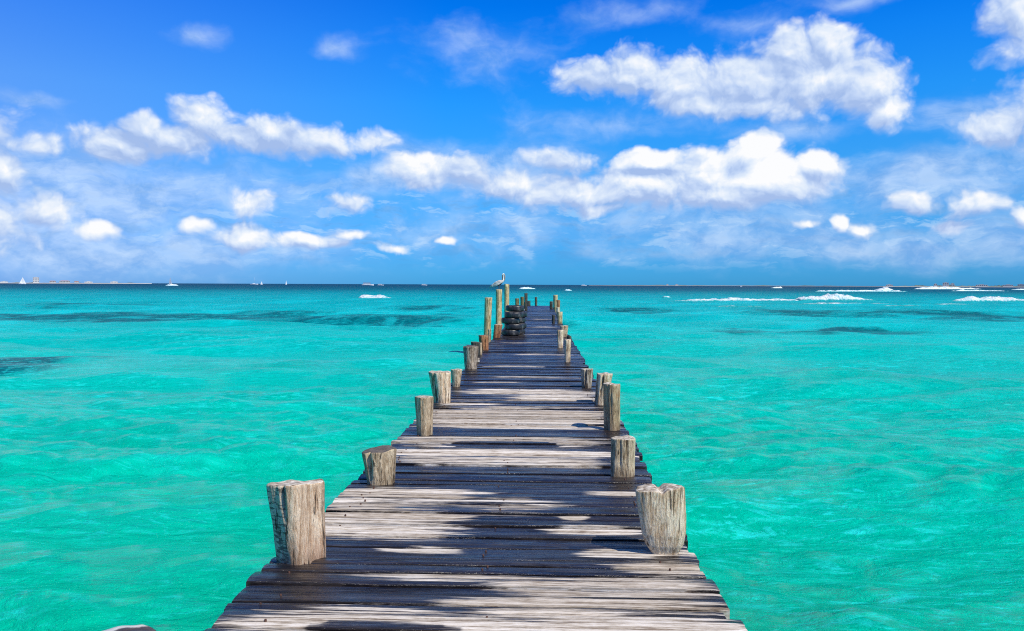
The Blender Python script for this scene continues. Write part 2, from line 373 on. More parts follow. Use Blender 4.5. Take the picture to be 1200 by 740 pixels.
WET = [(380,520,733,741,.45),(540,640,519,523,.45)]
def to_box(q):
    x0, x1, y0, y1, s = q; a = on((x0+x1)/2, y0); c_ = on((x0+x1)/2, y1); ym = (y0+y1)/2
    l = on(x0, ym); r = on(x1, ym)
    return ((l.x+r.x)/2, abs(r.x-l.x)/2, (a.y+c_.y)/2, abs(a.y-c_.y)/2+.02, s)
DRYB = [to_box(q) for q in DRY]; WETB = [to_box(q) for q in WET]
def dry_at(X, Y, dy):
    v = np.full_like(X, -.55)
    for cx, rx, cy, ry, s in DRYB:
        d = np.sqrt(np.abs((X-cx)/rx)**2.6+((Y+dy-cy)/ry)**2 + 1e-9)
        v = np.maximum(v, np.clip((1.3-d)*s, -.55, .8))
    for cx, rx, cy, ry, s in WETB:
        d = np.sqrt(((X-cx)/rx)**2+((Y-cy)/ry)**2)
        v = np.minimum(v, np.where(d < 1.4, (d-1)*s, 1))
    return v

def deck_material():
    m, t, b, P = newmat('deck_boards')
    at_ = t.nodes.new('ShaderNodeAttribute'); at_.attribute_name = 'dry'; dry = V(t, at_.outputs['Fac'])
    ar = t.nodes.new('ShaderNodeAttribute'); ar.attribute_name = 'board'; brd = V(t, ar.outputs['Fac'])
    off = comb(t, brd*37.0, brd*11.0, brd*5.0)
    Q = vmath(t, 'ADD', P, off)
    g1 = noise(t, scale3(t, Q, .8, 34, 6), 1, 7, .68, dist=.25)
    g2 = noise(t, scale3(t, Q, 6, 150, 20), 1, 4, .75)
    patch = noise(t, scale3(t, Q, 1.1, 9, 1), 1, 6, .62)
    aa = t.nodes.new('ShaderNodeAttribute'); aa.attribute_name = 'across'; acr = V(t, aa.outputs['Fac'])
    edge = (acr-.5).abs()*2.0
    x, y, z = sep(t, P)
    spl = noise(t, scale3(t, Q, 9, 30, 1), 1, 5, .7)
    lip = noise(t, scale3(t, Q, 1.7, 3, 1), 1, 4, .6)
    k = (dry -.24 + (g1-.5)*2.3 + (patch-.5)*1.2 + (g2-.5)*.6 + (lip-.5)*acr.smooth(.80, .93)*2.4)
    d = k.smooth(-.02, .34)
    flecks = spl.smooth(.70, .76)*.5
    dryc = ramp(t, g1*.45+g2*.35+spl*.2, [(.38, (.06, .045, .035)), (.44, (.26, .20, .15)), (.485, (.50, .44, .36)), (.535, (.76, .70, .62)), (.60, (.92, .88, .82))])
    tint = mix(t, brd, (.66, .61, .55), (1.06, 1.05, 1.04))
    dryc = vmath(t, 'MULTIPLY', dryc, tint)
    wetc = ramp(t, g1*.5+g2*.5, [(.40, (.004, .004, .006)), (.50, (.013, .011, .013)), (.60, (.06, .048, .042))])
    wetc = mix(t, brd*.28, wetc, (.035, .028, .027))
    c_ = mix(t, (d+flecks*.6).min(1), wetc, dryc)
    crack = g1.smooth(.375, .345)
    c_ = mix(t, crack*.9, c_, (.008, .007, .007))
    dirt = (edge+(g1-.5)*.9+(spl-.5)*.5).smooth(.90, 1.06)
    c_ = mix(t, dirt*.7, c_, (.02, .016, .013))
    t.links.new(c_.k, b.inputs['Base Color'])
    rw = noise(t, scale3(t, Q, 1.2, 14, 1), 1, 4, .6).smooth(.38, .66, .04, .38)
    ro = rw+(d*.85-d*rw)
    t.links.new(ro.k, b.inputs['Roughness'])
    wsp = noise(t, scale3(t, Q, .9, 16, 1), 1, 5, .65).smooth(.41, .58, .10, 1.0)
    sp = wsp+(d*.2-d*wsp); t.links.new(sp.k, b.inputs['Specular IOR Level'])
    h = g1*.8+g2*.4+patch*.4-crack*.5
    bm_ = bump(t, b, h, .7, .012)
    return m
M_DECK = deck_material()
M_NAIL = flat('rusty_iron', (.10, .045, .025), .7)
M_BEAM = flat('wet_beam_timber', (.05, .04, .033), .45)

def build_deck():
    Y = 1.0; V_ = []; Fc = []; MI = []; A = []; B = []; AC = []; nails = []
    rng = random.Random(21); idx = 0
    marks = [3.825, 3.945, 4.186, 4.38, 4.52, 4.65, 4.85, 5.02, 5.16]
    YEND = 61.5
    while Y < YEND:
        W = rng.uniform(.115, .215)
        if 3.7 < Y < 5.1:
            nx = [q for q in marks if q > Y+.08]
            if nx: W = nx[0]-Y
        gap = rng.uniform(.010, .024)
        x0 = float(edge_l(Y))+rng.uniform(-.022, .022); x1 = float(edge_r(Y))+rng.uniform(-.035, .035)
        if rng.random() < .08: x1 += rng.uniform(-.09, .07)
        if rng.random() < .05: x0 += rng.uniform(-.06, .06)
        hi = Y < 14
        nx_, ny_ = (60, 6) if hi else ((20, 3) if Y < 30 else (10, 2))
        zz = rng.uniform(-.012, .009); tl = rng.uniform(-.011, .011); sk = rng.uniform(-.010, .010); cup = rng.uniform(.003, .012)
        th = .045; y0 = Y+gap/2; y1 = Y+W-gap/2; seed = rng.uniform(0, 100); brd = rng.random(); dyo = rng.uniform(-.05, .05)
        base = len(V_)
        rows = []
        ys = [0, .03]+[q/ny_ for q in range(1, ny_)]+[.97, 1]
        for i in range(nx_+1):
            u = i/nx_; x = x0+(x1-x0)*u
            ends = (min(1, min(u, 1-u)*(x1-x0)/.012))
            n0_ = mn.noise((x*2.2, seed, 0)); n1_ = mn.noise((x*2.2, seed, 5)); n2_ = mn.noise((x*9, seed, 8)); n3_ = mn.noise((x*9, seed, 2))
            ya = y0+sk*(u-.5)+.006*n0_+.003*n2_; yb = y1+sk*(u-.5)+.006*n1_+.003*n3_
            for s in ys:
                ee = .004*(1 if s in (0, 1) else 0)+(0.003*(1-ends))
                xs = x+(.008*mn.noise((s*6, seed, 3)) if i in (0, nx_) else 0)
                V_.append((xs, ya+(yb-ya)*s, zz+tl*(s-.5)-cup*(2*s-1)**2+.006*mn.noise((x*.8, s*1.5, seed))+.002*mn.noise((x*4, s*9, seed))-ee))
        m_ = len(ys)
        for i in range(nx_):
            for j in range(m_-1):
                k = base+i*m_+j; Fc.append((k, k+m_, k+m_+1, k+1)); MI.append(0)
        # skirt and underside
        ring = [base+i*m_ for i in range(nx_+1)]+[base+nx_*m_+j for j in range(1, m_)]+[base+i*m_+m_-1 for i in range(nx_-1, -1, -1)]+[base+j for j in range(m_-2, 0, -1)]
        lb = len(V_)
        for k in ring: q = V_[k]; V_.append((q[0], q[1], q[2]-th))
        L = len(ring)
        for a in range(L): Fc.append((ring[a], lb+a, lb+(a+1) % L, ring[(a+1) % L])); MI.append(0)
        Fc.append(tuple(lb+a for a in range(L))); MI.append(0)
        pts = np.array(V_[base:]); dv_ = dry_at(pts[:, 0], pts[:, 1], dyo)+rng.uniform(-.42, .32)
        A += list(dv_); B += [brd]*len(pts)
        nrow = len(ys)*(nx_+1); AC += [ys[i % len(ys)] for i in range(nrow)]+[1.0]*(len(pts)-nrow)
        if hi:
            for cx in (x0+.20, -.30, x1-.2):
                for s in (.3, .72):
                    if rng.random() < (.3 if cx == -.30 else .5):
                        nails.append((cx+rng.uniform(-.045, .045), y0+(y1-y0)*s, zz+.0025))
        Y += W; idx += 1
    for (cx, cy, cz) in nails:
        bs = len(V_)
        for k in range(7): V_.append((cx+.0055*math.cos(k*.8976), cy+.0055*math.sin(k*.8976), cz+.004))
        for k in range(7): V_.append((cx+.007*math.cos(k*.8976), cy+.007*math.sin(k*.8976), cz-.01))
        Fc.append(tuple(bs+k for k in range(7))); MI.append(1)
        for k in range(7): Fc.append((bs+k, bs+7+k, bs+7+(k+1) % 7, bs+(k+1) % 7)); MI.append(1)
        A += [0]*14; B += [0]*14; AC += [.5]*14
    pier = empty('wooden_pier', (0, 3, 0))
    tag(pier, 'long weathered plank pier running out over turquoise water, boards patched dry and wet', 'pier')
    V2 = [(a, b_-3, c_) for a, b_, c_ in V_]
    o = mesh('deck', V_, Fc, [M_DECK, M_NAIL], None, False, MI)
    o.parent = pier; o.location = (0, -3, 0)
    me = o.data
    for nm, ar in (('dry', A), ('board', B), ('across', AC)):
        a_ = me.attributes.new(nm, 'FLOAT', 'POINT'); a_.data.foreach_set('value', np.array(ar, dtype=np.float32))
    for xx in (-1.28, -.30, .68):
        mb = MB(); mb.box(xx-.06, xx+.06, -2, 58.3, -.24, -.062); mb.build('stringer', M_BEAM, pier)
    y = 1.7
    while y < 58:
        mb = MB(); xl = float(edge_l(y+3)); xr = float(edge_r(y+3)); mb.box(xl+.02, xr-.03, y-.07, y+.07, -.42, -.243); mb.build('crossbeam', M_BEAM, pier)
        y += rng.uniform(2.6, 3.2)
build_deck()

# ------------------------------------------------------------------ pilings
def wood(name, dark, mid, light, streak=1.0, rust=None, wetfoot=.35, hatch=False, rough=.8):
    m, t, b, P = newmat(name)
    x, y, z = sep(t, P)
    oi = t.nodes.new('ShaderNodeObjectInfo'); rnd = V(t, oi.outputs['Random'])
    Q = vmath(t, 'ADD', P, comb(t, rnd*17.0, rnd*7.0, rnd*3.0))
    g = noise(t, scale3(t, Q, 26, 26, 3.6), 1, 7, .70, dist=.9)
    g2 = noise(t, scale3(t, Q, 110, 110, 20), 1, 4, .75)
    pt = noise(t, Q, 5, 5, .6)
    f = g*.5+g2*.27+pt*.23
    c_ = ramp(t, f, [(.38, dark), (.47, mid), (.55, light), (.68, [min(1, q*1.2) for q in light])])
    if rust:
        c_ = mix(t, pt.smooth(.50, .66)*.8, c_, rust)
    if hatch:
        hx = noise(t, scale3(t, Q, 14, 14, 62), 1, 4, .6)
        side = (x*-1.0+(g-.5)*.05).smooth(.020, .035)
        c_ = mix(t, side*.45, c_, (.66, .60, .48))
        c_ = mix(t, hx.smooth(.51, .57)*side*.8, c_, (.10, .085, .07))
        low = z.smooth(.22, .0)
        c_ = mix(t, low*pt.smooth(.35, .6)*.6*(1-side), c_, (.38, .17, .09))
    crack = noise(t, scale3(t, Q, 34, 34, 2.0), 1, 4, .6, dist=.5).smooth(.40, .35)
    c_ = mix(t, crack*.85, c_, [q*.35 for q in dark])
    foot = (z+(pt-.5)*.25).smooth(.10, -.02)
    c_ = mix(t, foot*wetfoot, c_, [q*.5 for q in dark])
    t.links.new(c_.k, b.inputs['Base Color']); b.inputs['Roughness'].default_value = rough
    b.inputs['Specular IOR Level'].default_value = .3
    bump(t, b, g*.8+g2*.4-crack*1.0, 1.0, .026)
    return m
M_PALE = wood('weathered_pale_wood', (.15, .08, .035), (.60, .42, .25), (.90, .74, .52))
M_HATCH = wood('sunbleached_split_wood', (.17, .09, .045), (.60, .40, .24), (.88, .69, .48), hatch=True)
M_GREY = wood('weathered_grey_wood', (.07, .042, .022), (.38, .27, .155), (.68, .54, .35))
M_BARK = wood('dark_cracked_wood', (.04, .028, .02), (.16, .11, .07), (.56, .46, .34))
M_RUST = wood('red_brown_wood', (.10, .035, .016), (.30, .12, .05), (.46, .24, .11), wetfoot=.1)
M_YEL = wood('yellow_lichen_wood', (.15, .10, .035), (.46, .34, .15), (.70, .55, .30))
M_DARK = wood('tarred_dark_wood', (.018, .02, .018), (.05, .05, .04), (.12, .11, .08))
M_OLIVE = wood('algae_dark_wood', (.05, .05, .02), (.13, .12, .05), (.24, .21, .10))
M_RSTAIN = wood('rust_stained_wood', (.09, .058, .035), (.38, .26, .14), (.60, .46, .28), rust=(.32, .13, .045))
m, t, b, P = newmat('sawn_log_end')
rg = noise(t, P, 26, 5, .6); cc = ramp(t, rg, [(.36, (.16, .11, .07)), (.5, (.46, .39, .30)), (.64, (.72, .66, .56))])
t.links.new(cc.k, b.inputs['Base Color']); b.inputs['Roughness'].default_value = .9; bump(t, b, rg, .8, .01)
M_END = m
m, t, b, P = newmat('dark_log_end')
rg = noise(t, P, 26, 5, .6); cc = ramp(t, rg, [(.3, (.04, .035, .03)), (.6, (.16, .13, .10))])
t.links.new(cc.k, b.inputs['Base Color']); b.inputs['Roughness'].default_value = .8
M_ENDD = m

POSTS = []
def piling(name, xt, xb, yt, yb, wt, wb, mat, label, cat='post', seed=1, Y=None, slant=(0, 0), lobes=0, cracks=(), prof=None, end=None, group='wooden pilings along the pier', square=0, zfoot=-2.3, notch=None, flatten=1.0):
    base = on(xb, yb) if Y is None else at(xb, yb, Y)
    if Y is not None: base.z = 0
    Yd = base.y; px = Yd/F
    rt = wt*px/2; rb = wb*px/2
    base = Vector((base.x, base.y+rb*.9*flatten, 0)); Yd = base.y
    # put the cut top at its height: the top's near rim is what the photograph shows
    top = at(xt, yt, Yd); Ht = top.z
    dxt = top.x-base.x; 
    near = Yd < 15
    nt, nz = (88, 46) if Yd < 7 else ((56, 26) if near else (26, 14))
    rng = random.Random(seed)
    if not cracks and wt > 8: cracks = tuple((rng.uniform(215, 325), rng.uniform(.08, .18), rng.uniform(.05, .09), rng.uniform(-.2, .6)) for _ in range(3))
    lob = [(rng.uniform(0, 6.28), rng.uniform(.02, .06)) for _ in range(3)]
    V_ = []; Fc = []; MI = []
    zs = [zfoot, -.5, -.1]+[Ht*i/nz for i in range(nz+1)]
    def rad(q, s):
        r = rb+(rt-rb)*max(0, s) if prof is None else np.interp(max(0, s), prof[0], prof[1])*px
        k = 1+sum(a*math.cos((i+2)*q+p) for i, (p, a) in enumerate(lob))
        if square: c4 = abs(math.cos(q+.5))**square+abs(math.sin(q+.5))**square; k *= c4**(-1/square)*1.02
        if lobes: k *= 1+lobes*math.cos(2*(q-1.0))
        k *= 1+.035*mn.noise((math.cos(q)*3+seed, math.sin(q)*3, s*1.3))+.03*mn.noise((math.cos(q)*9, math.sin(q)*9+seed, s*1.2))+.02*mn.noise((math.cos(q)*24, math.sin(q)*24+seed, s*5))
        for (qa, dep, wdt, full) in cracks:
            dq = (q-math.radians(qa)+math.pi) % (2*math.pi)-math.pi
            dq += .12*mn.noise((s*2.5, seed, 4))
            k *= 1-dep*math.exp(-(dq/wdt)**2)*min(1, max(0, (s-full)/(1-full+1e-6)*1.8) if full < 1 else 0)
        return r*k
    def ztop(x, y): return Ht+slant[0]*x+slant[1]*y+.013*mn.noise((x*11+seed, y*11, 2))+(0 if not notch else -notch[1]*math.exp(-((x-notch[0])/.02)**2))
    for z in zs:
        s = z/Ht
        for k in range(nt):
            q = 2*math.pi*k/nt; r = rad(q, min(1, s)); x = r*math.cos(q); y = r*math.sin(q)*flatten
            zz = z if s < .6 else z+(ztop(x, y)-Ht)*((s-.6)/.4)
            if s >= .999: x *= .985; y *= .985; zz -= .002
            V_.append((x+dxt*max(0, s), y, zz))
    nzr = len(zs)
    for i in range(nzr-1):
        for k in range(nt): Fc.append((i*nt+k, i*nt+(k+1) % nt, (i+1)*nt+(k+1) % nt, (i+1)*nt+k)); MI.append(0)
    last = (nzr-1)*nt; prev = last
    for sc in (.95, .8, .6, .4, .2):
        st = len(V_)
        for k in range(nt):
            q = 2*math.pi*k/nt; r = rad(q, 1)*sc; x = r*math.cos(q); y = r*math.sin(q)*flatten
            V_.append((x+dxt, y, ztop(x, y)+.001+.003*mn.noise((x*18, y*18, seed))))
        for k in range(nt): Fc.append((prev+k, prev+(k+1) % nt, st+(k+1) % nt, st+k)); MI.append(1)
        prev = st
    st = len(V_); V_.append((dxt, 0, ztop(0, 0))); 
    for k in range(nt): Fc.append((prev+k, prev+(k+1) % nt, st)); MI.append(1)
    Fc.append(tuple(range(nt-1, -1, -1))); MI.append(0)
    o = mesh(name, V_, Fc, [mat, end or M_END], None, True, MI, base)
    tag(o, label, cat, group); POSTS.append(o); return o

# left row, near to far
piling('wooden_piling', 344, 345, 566, 661, 57, 48, M_HATCH, 'thickest squarish sunbleached piling with cross-hatched face and split top', seed=5, square=3.2, cracks=((262, .22, .07, .55), (200, .1, .1, 0)), slant=(.05, -.13))
piling('wooden_piling', 444, 443, 527, 567, 42, 33, M_GREY, 'squat grey two-lobed piling with swirling grain and a dark vertical cleft', seed=8, lobes=.08, cracks=((243, .4, .13, .0),), end=M_ENDD, slant=(.1, 0))
piling('wooden_piling', 497, 496.5, 465, 511, 20.5, 17, M_GREY, 'slim straight round piling with a flat pale top, standing between two wider stumps', seed=11)
piling('wooden_piling', 515.5, 517.5, 436, 472, 26, 19, M_PALE, 'pale flared piling wider at its top, touching the small stump behind it', seed=14, cracks=((300, .3, .1, 0), (235, .2, .1, 0)))
piling('wooden_piling', 535, 534, 433, 453.5, 13, 9, M_GREY, 'small short tapered stump tucked behind the pale flared piling', seed=15)
piling('wooden_piling', 551.5, 551, 406, 433, 18.5, 15, M_BARK, 'wide dark piling streaked with white cracks, beside the small pale block', seed=17, cracks=((225, .35, .12, 0), (255, .3, .1, 0), (290, .35, .12, 0)), end=M_ENDD, lobes=.05)
piling('wooden_piling', 557, 557, 401, 417, 11, 10, M_DARK, 'blackened stump half hidden behind the wide white-cracked piling', seed=18, end=M_ENDD)
piling('thin_stake', 563.4, 563.6, 402, 416, 3, 3, M_GREY, 'thin grey stake between the blackened stump and the red-brown piling', cat='stake', seed=19)
piling('wooden_piling', 566.5, 567, 393, 410, 11.4, 10, M_RUST, 'red-brown rusty looking stump in front of the tall leaning yellow post', seed=20, cracks=((285, .3, .12, 0),), end=M_ENDD)
piling('thin_stake', 573.8, 573.5, 386, 396, 3.6, 3.6, M_GREY, 'short grey stake beside the foot of the tall leaning yellow post', cat='stake', seed=22)
piling('split_log', 584, 581.6, 380.5, 395.6, 9.4, 8, M_RUST, 'reddish split log stub leaning against the tyre stack', cat='log', seed=23, cracks=((275, .45, .12, 0),))
piling('tall_wooden_post', 572.4, 570.5, 349, 391, 8.4, 7.6, M_YEL, 'tall yellowish post leaning outward, nearest of the three tall ones, no bird on it', seed=25, Y=25.3, group='tall posts beside the tyres')
PEL_POST = piling('tall_wooden_post', 584.7, 584, 339.4, 380, 7, 6.6, M_YEL, 'tall yellow-green post with the pelican standing on top', seed=26, Y=28, group='tall posts beside the tyres')
piling('tall_wooden_post', 593.8, 593.6, 333.2, 372, 5.8, 5.4, M_YEL, 'tall thin straight tan post rising right behind the tyres, top level with the horizon', seed=27, Y=30.2, group='tall posts beside the tyres')
piling('wooden_piling', 606, 606, 350, 361.5, 4.8, 4.6, M_OLIVE, 'olive dark far post standing just past the tyres, first of a ragged cluster', seed=30, Y=44, end=M_ENDD)
piling('wooden_piling', 612, 612, 348, 360, 4.0, 4, M_OLIVE, 'olive far post between the first cluster post and the black tall one', seed=31, Y=47, end=M_ENDD)
piling('wooden_piling', 616.4, 616.4, 343.8, 359, 3.8, 3.6, M_DARK, 'black far post, tallest of the cluster past the tyres', seed=32, Y=50, end=M_ENDD)
piling('wooden_piling', 616, 616, 354, 361.5, 4.0, 4, M_RUST, 'short red-brown stump at the foot of the tall black far post', seed=33)
piling('wooden_piling', 619.5, 619.5, 353, 358.6, 4.2, 4.2, M_DARK, 'low rounded black stump at the far end of the pier', seed=34, end=M_ENDD)
piling('wooden_piling', 628.2, 628.2, 348.3, 357.8, 3.0, 3.0, M_DARK, 'lone dark post with a white cap on the far edge of the deck', seed=35)
# right row, near to far
piling('wooden_piling', 772, 780, 571, 648.5, 59, 26, M_PALE, 'big pale piling chopped to a narrow foot with a notched two-part top', seed=41, prof=([0, .12, .3, .6, 1], [17, 23, 27, 29, 30]), cracks=((285, .07, .05, .3),), slant=(.09, -.02), notch=(.01, .024), flatten=.62)
piling('wooden_piling', 730, 730.5, 513.5, 559.5, 28, 27.5, M_GREY, 'thick round grey piling with a whitish flat top, by the ragged board ends', seed=43, cracks=((250, .18, .08, 0), (285, .12, .06, 0)))
piling('wooden_piling', 717, 718, 450, 504.5, 19.5, 18.6, M_RSTAIN, 'straight round piling with an orange rust stain under its top', seed=44)
piling('wooden_piling', 708.6, 704, 438, 474, 18.3, 14, M_PALE, 'pinkish grey piling partly hidden behind the rust-stained one', seed=45, cracks=((255, .3, .1, 0),))
piling('wooden_piling', 688.2, 688, 432.5, 454.5, 14.4, 11, M_BARK, 'gnarled dark stump with a bright cracked face, standing before the row closes up', seed=46, cracks=((250, .35, .14, 0), (300, .25, .12, 0)))
piling('wooden_piling', 665.2, 665, 398, 424.7, 8.2, 7.2, M_PALE, 'two-tone piling, pale above and black wet below', seed=47)
piling('wooden_piling', 667, 667, 394, 405, 5.4, 5.4, M_DARK, 'black-topped stump just behind the two-tone piling', seed=48, end=M_ENDD)
piling('wooden_piling', 656.5, 656.5, 387, 408, 7.5, 6.5, M_PALE, 'pale piling with a dark knot, standing inside the deck edge', seed=49, cracks=((250, .3, .12, 0),))
piling('wooden_piling', 661, 660.5, 382, 395, 9, 8, M_GREY, 'grey stump with a pitted flat top behind the knotted pale piling', seed=50)
piling('wooden_piling', 656, 656, 365.8, 379, 6, 5.6, M_YEL, 'cream yellow far piling in the crowded row', seed=51)
piling('wooden_piling', 648.6, 648.6, 369.8, 379.5, 3.4, 3.2, M_DARK, 'slim dark post on the inner side of the crowded far row', seed=52, end=M_ENDD)
piling('wooden_piling', 654, 654, 360.4, 370, 4, 4, M_PALE, 'small whitish square-cut post above the cream yellow piling', seed=53)
piling('wooden_piling', 651, 651, 346, 361, 5.0, 4.6, M_YEL, 'tallest far post of the crowded row, with a pale yellow rounded top', seed=54)
piling('wooden_piling', 654.2, 654.2, 352, 365, 4.0, 3.8, M_RUST, 'brown post half behind the tallest pale-topped far post', seed=55, end=M_ENDD)
piling('wooden_piling', 646, 646, 353.5, 362.3, 3.6, 3.4, M_DARK, 'black far post at the inner end of the crowded row', seed=56, end=M_ENDD)

# broken pile head in the water near the front
def stub():
    V_ = []; Fc = []; nt = 48; c_ = on(143, 744, -.34); Rr = .19
    prof_ = [(-1.6, .95), (-.12, 1.0), (-.05, 1.0), (-.015, .95), (.0, .86), (.008, .6), (.014, .3), (.016, .02)]
    for z, r in prof_:
        for k in range(nt):
            q = 2*math.pi*k/nt; rr = Rr*r*(1+.06*math.cos(2*q+1)+.06*mn.noise((math.cos(q)*2, math.sin(q)*2, 3)))
            x = rr*math.cos(q)*1.0; y = rr*math.sin(q)*.8
            V_.append((x, y, z+.20*(x if z > -.2 else 0)*.45+.012*mn.noise((x*12, y*12, 1))))
    for i in range(len(prof_)-1):
        for k in range(nt): Fc.append((i*nt+k, i*nt+(k+1) % nt, (i+1)*nt+(k+1) % nt, (i+1)*nt+k))
    Fc.append(tuple((len(prof_)-1)*nt+k for k in range(nt)))
    o = mesh('broken_piling', V_, Fc, M_STUB, None, True, None, c_); tag(o, 'dark broken pile head with a bleached rim standing alone in the water off the deck', 'post')
m, t, b, P = newmat('soaked_stump')
x, y, z = sep(t, P)
pt = noise(t, P, 9, 5, .6)
up_ = (y+(pt-.5)*.10-x*.25).smooth(.05, .09)*(x*-1.0+(pt-.5)*.2).smooth(-.12, -.06)
cc = mix(t, up_, ramp(t, pt, [(.3, (.025, .02, .018)), (.7, (.13, .09, .065))]), (.72, .68, .62))
t.links.new(cc.k, b.inputs['Base Color']); b.inputs['Roughness'].default_value = .5; bump(t, b, pt, .8, .02)
M_STUB = m
stub()

# pale blocks lying on the deck
def block(px, py, w_, d_, h_, rz, label):
    c_ = on(px, py); mb = MB(); a = w_/2; e = .006
    v = []
    for z, k in ((0, 1), (h_-e, 1), (h_, .9)):
        for sx, sy in ((-1, -1), (1, -1), (1, 1), (-1, 1)): v.append((sx*a*k+.01*math.sin(sx*3+sy), sy*d_/2*k, z*(1+.1*sx)))
    f = [(3, 2, 1, 0), (8, 9, 10, 11)]+[(r*4+k, r*4+(k+1) % 4, r*4+4+(k+1) % 4, r*4+4+k) for r in (0, 1) for k in range(4)]
    o = mesh('wood_block', v, f, M_END, None, False, None, (c_.x, c_.y+d_/2, .006)); o.rotation_euler.z = rz
    tag(o, label, 'wood block')
block(559, 425, .075, .07, .075, .2, 'small pale wood block on the deck beside the white-cracked dark piling')
block(614.6, 364, .24, .2, .08, -.1, 'white flat offcut on the deck just past the tyre stacks')

# ------------------------------------------------------------------ tyres
m, t, b, P = newmat('tyre_rubber')
n = noise(t, P, 9, 5, .6); cc = ramp(t, n, [(.38, (.012, .012, .013)), (.55, (.03, .03, .03)), (.66, (.10, .095, .085))])
t.links.new(cc.k, b.inputs['Base Color']); b.inputs['Roughness'].default_value = .42; M_TYRE = m
def tyre_mesh():
    prof_ = [(.19, .035), (.205, .022), (.235, .006), (.262, .0), (.285, .012), (.297, .034), (.300, .06), (.302, .09), (.300, .12), (.297, .146), (.285, .168), (.262, .18), (.235, .174), (.205, .158), (.19, .145), (.20, .13), (.265, .12), (.278, .09), (.265, .06), (.20, .05)]
    nt = 72; V_ = []; Fc = []; M = len(prof_)
    for k in range(nt):
        q = 2*math.pi*k/nt
        for j, (r, z) in enumerate(prof_):
            if 5 <= j <= 9: r -= .007 if (k//2+j) % 2 else 0
            V_.append((r*math.cos(q), r*math.sin(q), z))
    for k in range(nt):
        for j in range(M):
            Fc.append((k*M+j, ((k+1) % nt)*M+j, ((k+1) % nt)*M+(j+1) % M, k*M+(j+1) % M))
    return V_, Fc
tv, tf = tyre_mesh()
proto = mesh('tyre', tv, tf, M_TYRE)
base = on(598.3, 394.2); first = True
names = ['bottom', 'second', 'third', 'topmost']
lab = ['black tyre lying flat on the deck at the bottom of the nearer tyre stack', 'black tyre pushed inward, second from the bottom of the nearer stack', 'black tyre third from the bottom of the nearer stack, under its top tyre', 'black tyre on top of the nearer stack of four']
lab2 = ['black tyre on the deck at the bottom of the farther tyre stack', 'black tyre second from the bottom of the farther stack', 'black tyre in the middle of the farther stack of five', 'black tyre fourth from the bottom of the farther stack, under its top tyre', 'black tyre on top of the farther, taller stack']
def put_tyre(x, y, z, label, tilt=(0, 0), s=1):
    global first
    o = proto if first else proto.copy()
    if not first: COL.objects.link(o)
    first = False; o.location = (x, y, z); o.scale = (s, s, 1); o.rotation_euler = (tilt[0], tilt[1], random.uniform(0, 6))
    tag(o, label, 'tyre', 'old tyres stacked on the pier')
for i, (ox, tl) in enumerate(((0, (0, 0)), (.10, (.01, .01)), (-.02, (-.01, 0)), (.09, (.02, -.015)))):
    put_tyre(base.x+ox, base.y+.3+.02*i, .012+i*.184, lab[i], tl, .96+.03*(i % 2))
for i, (ox, tl) in enumerate(((.14, (0, 0)), (.18, (.01, 0)), (.15, (0, .01)), (.2, (0, 0)), (.10, (.02, .01)))):
    put_tyre(base.x+ox, base.y+.98, .012+i*.184, lab2[i], tl)

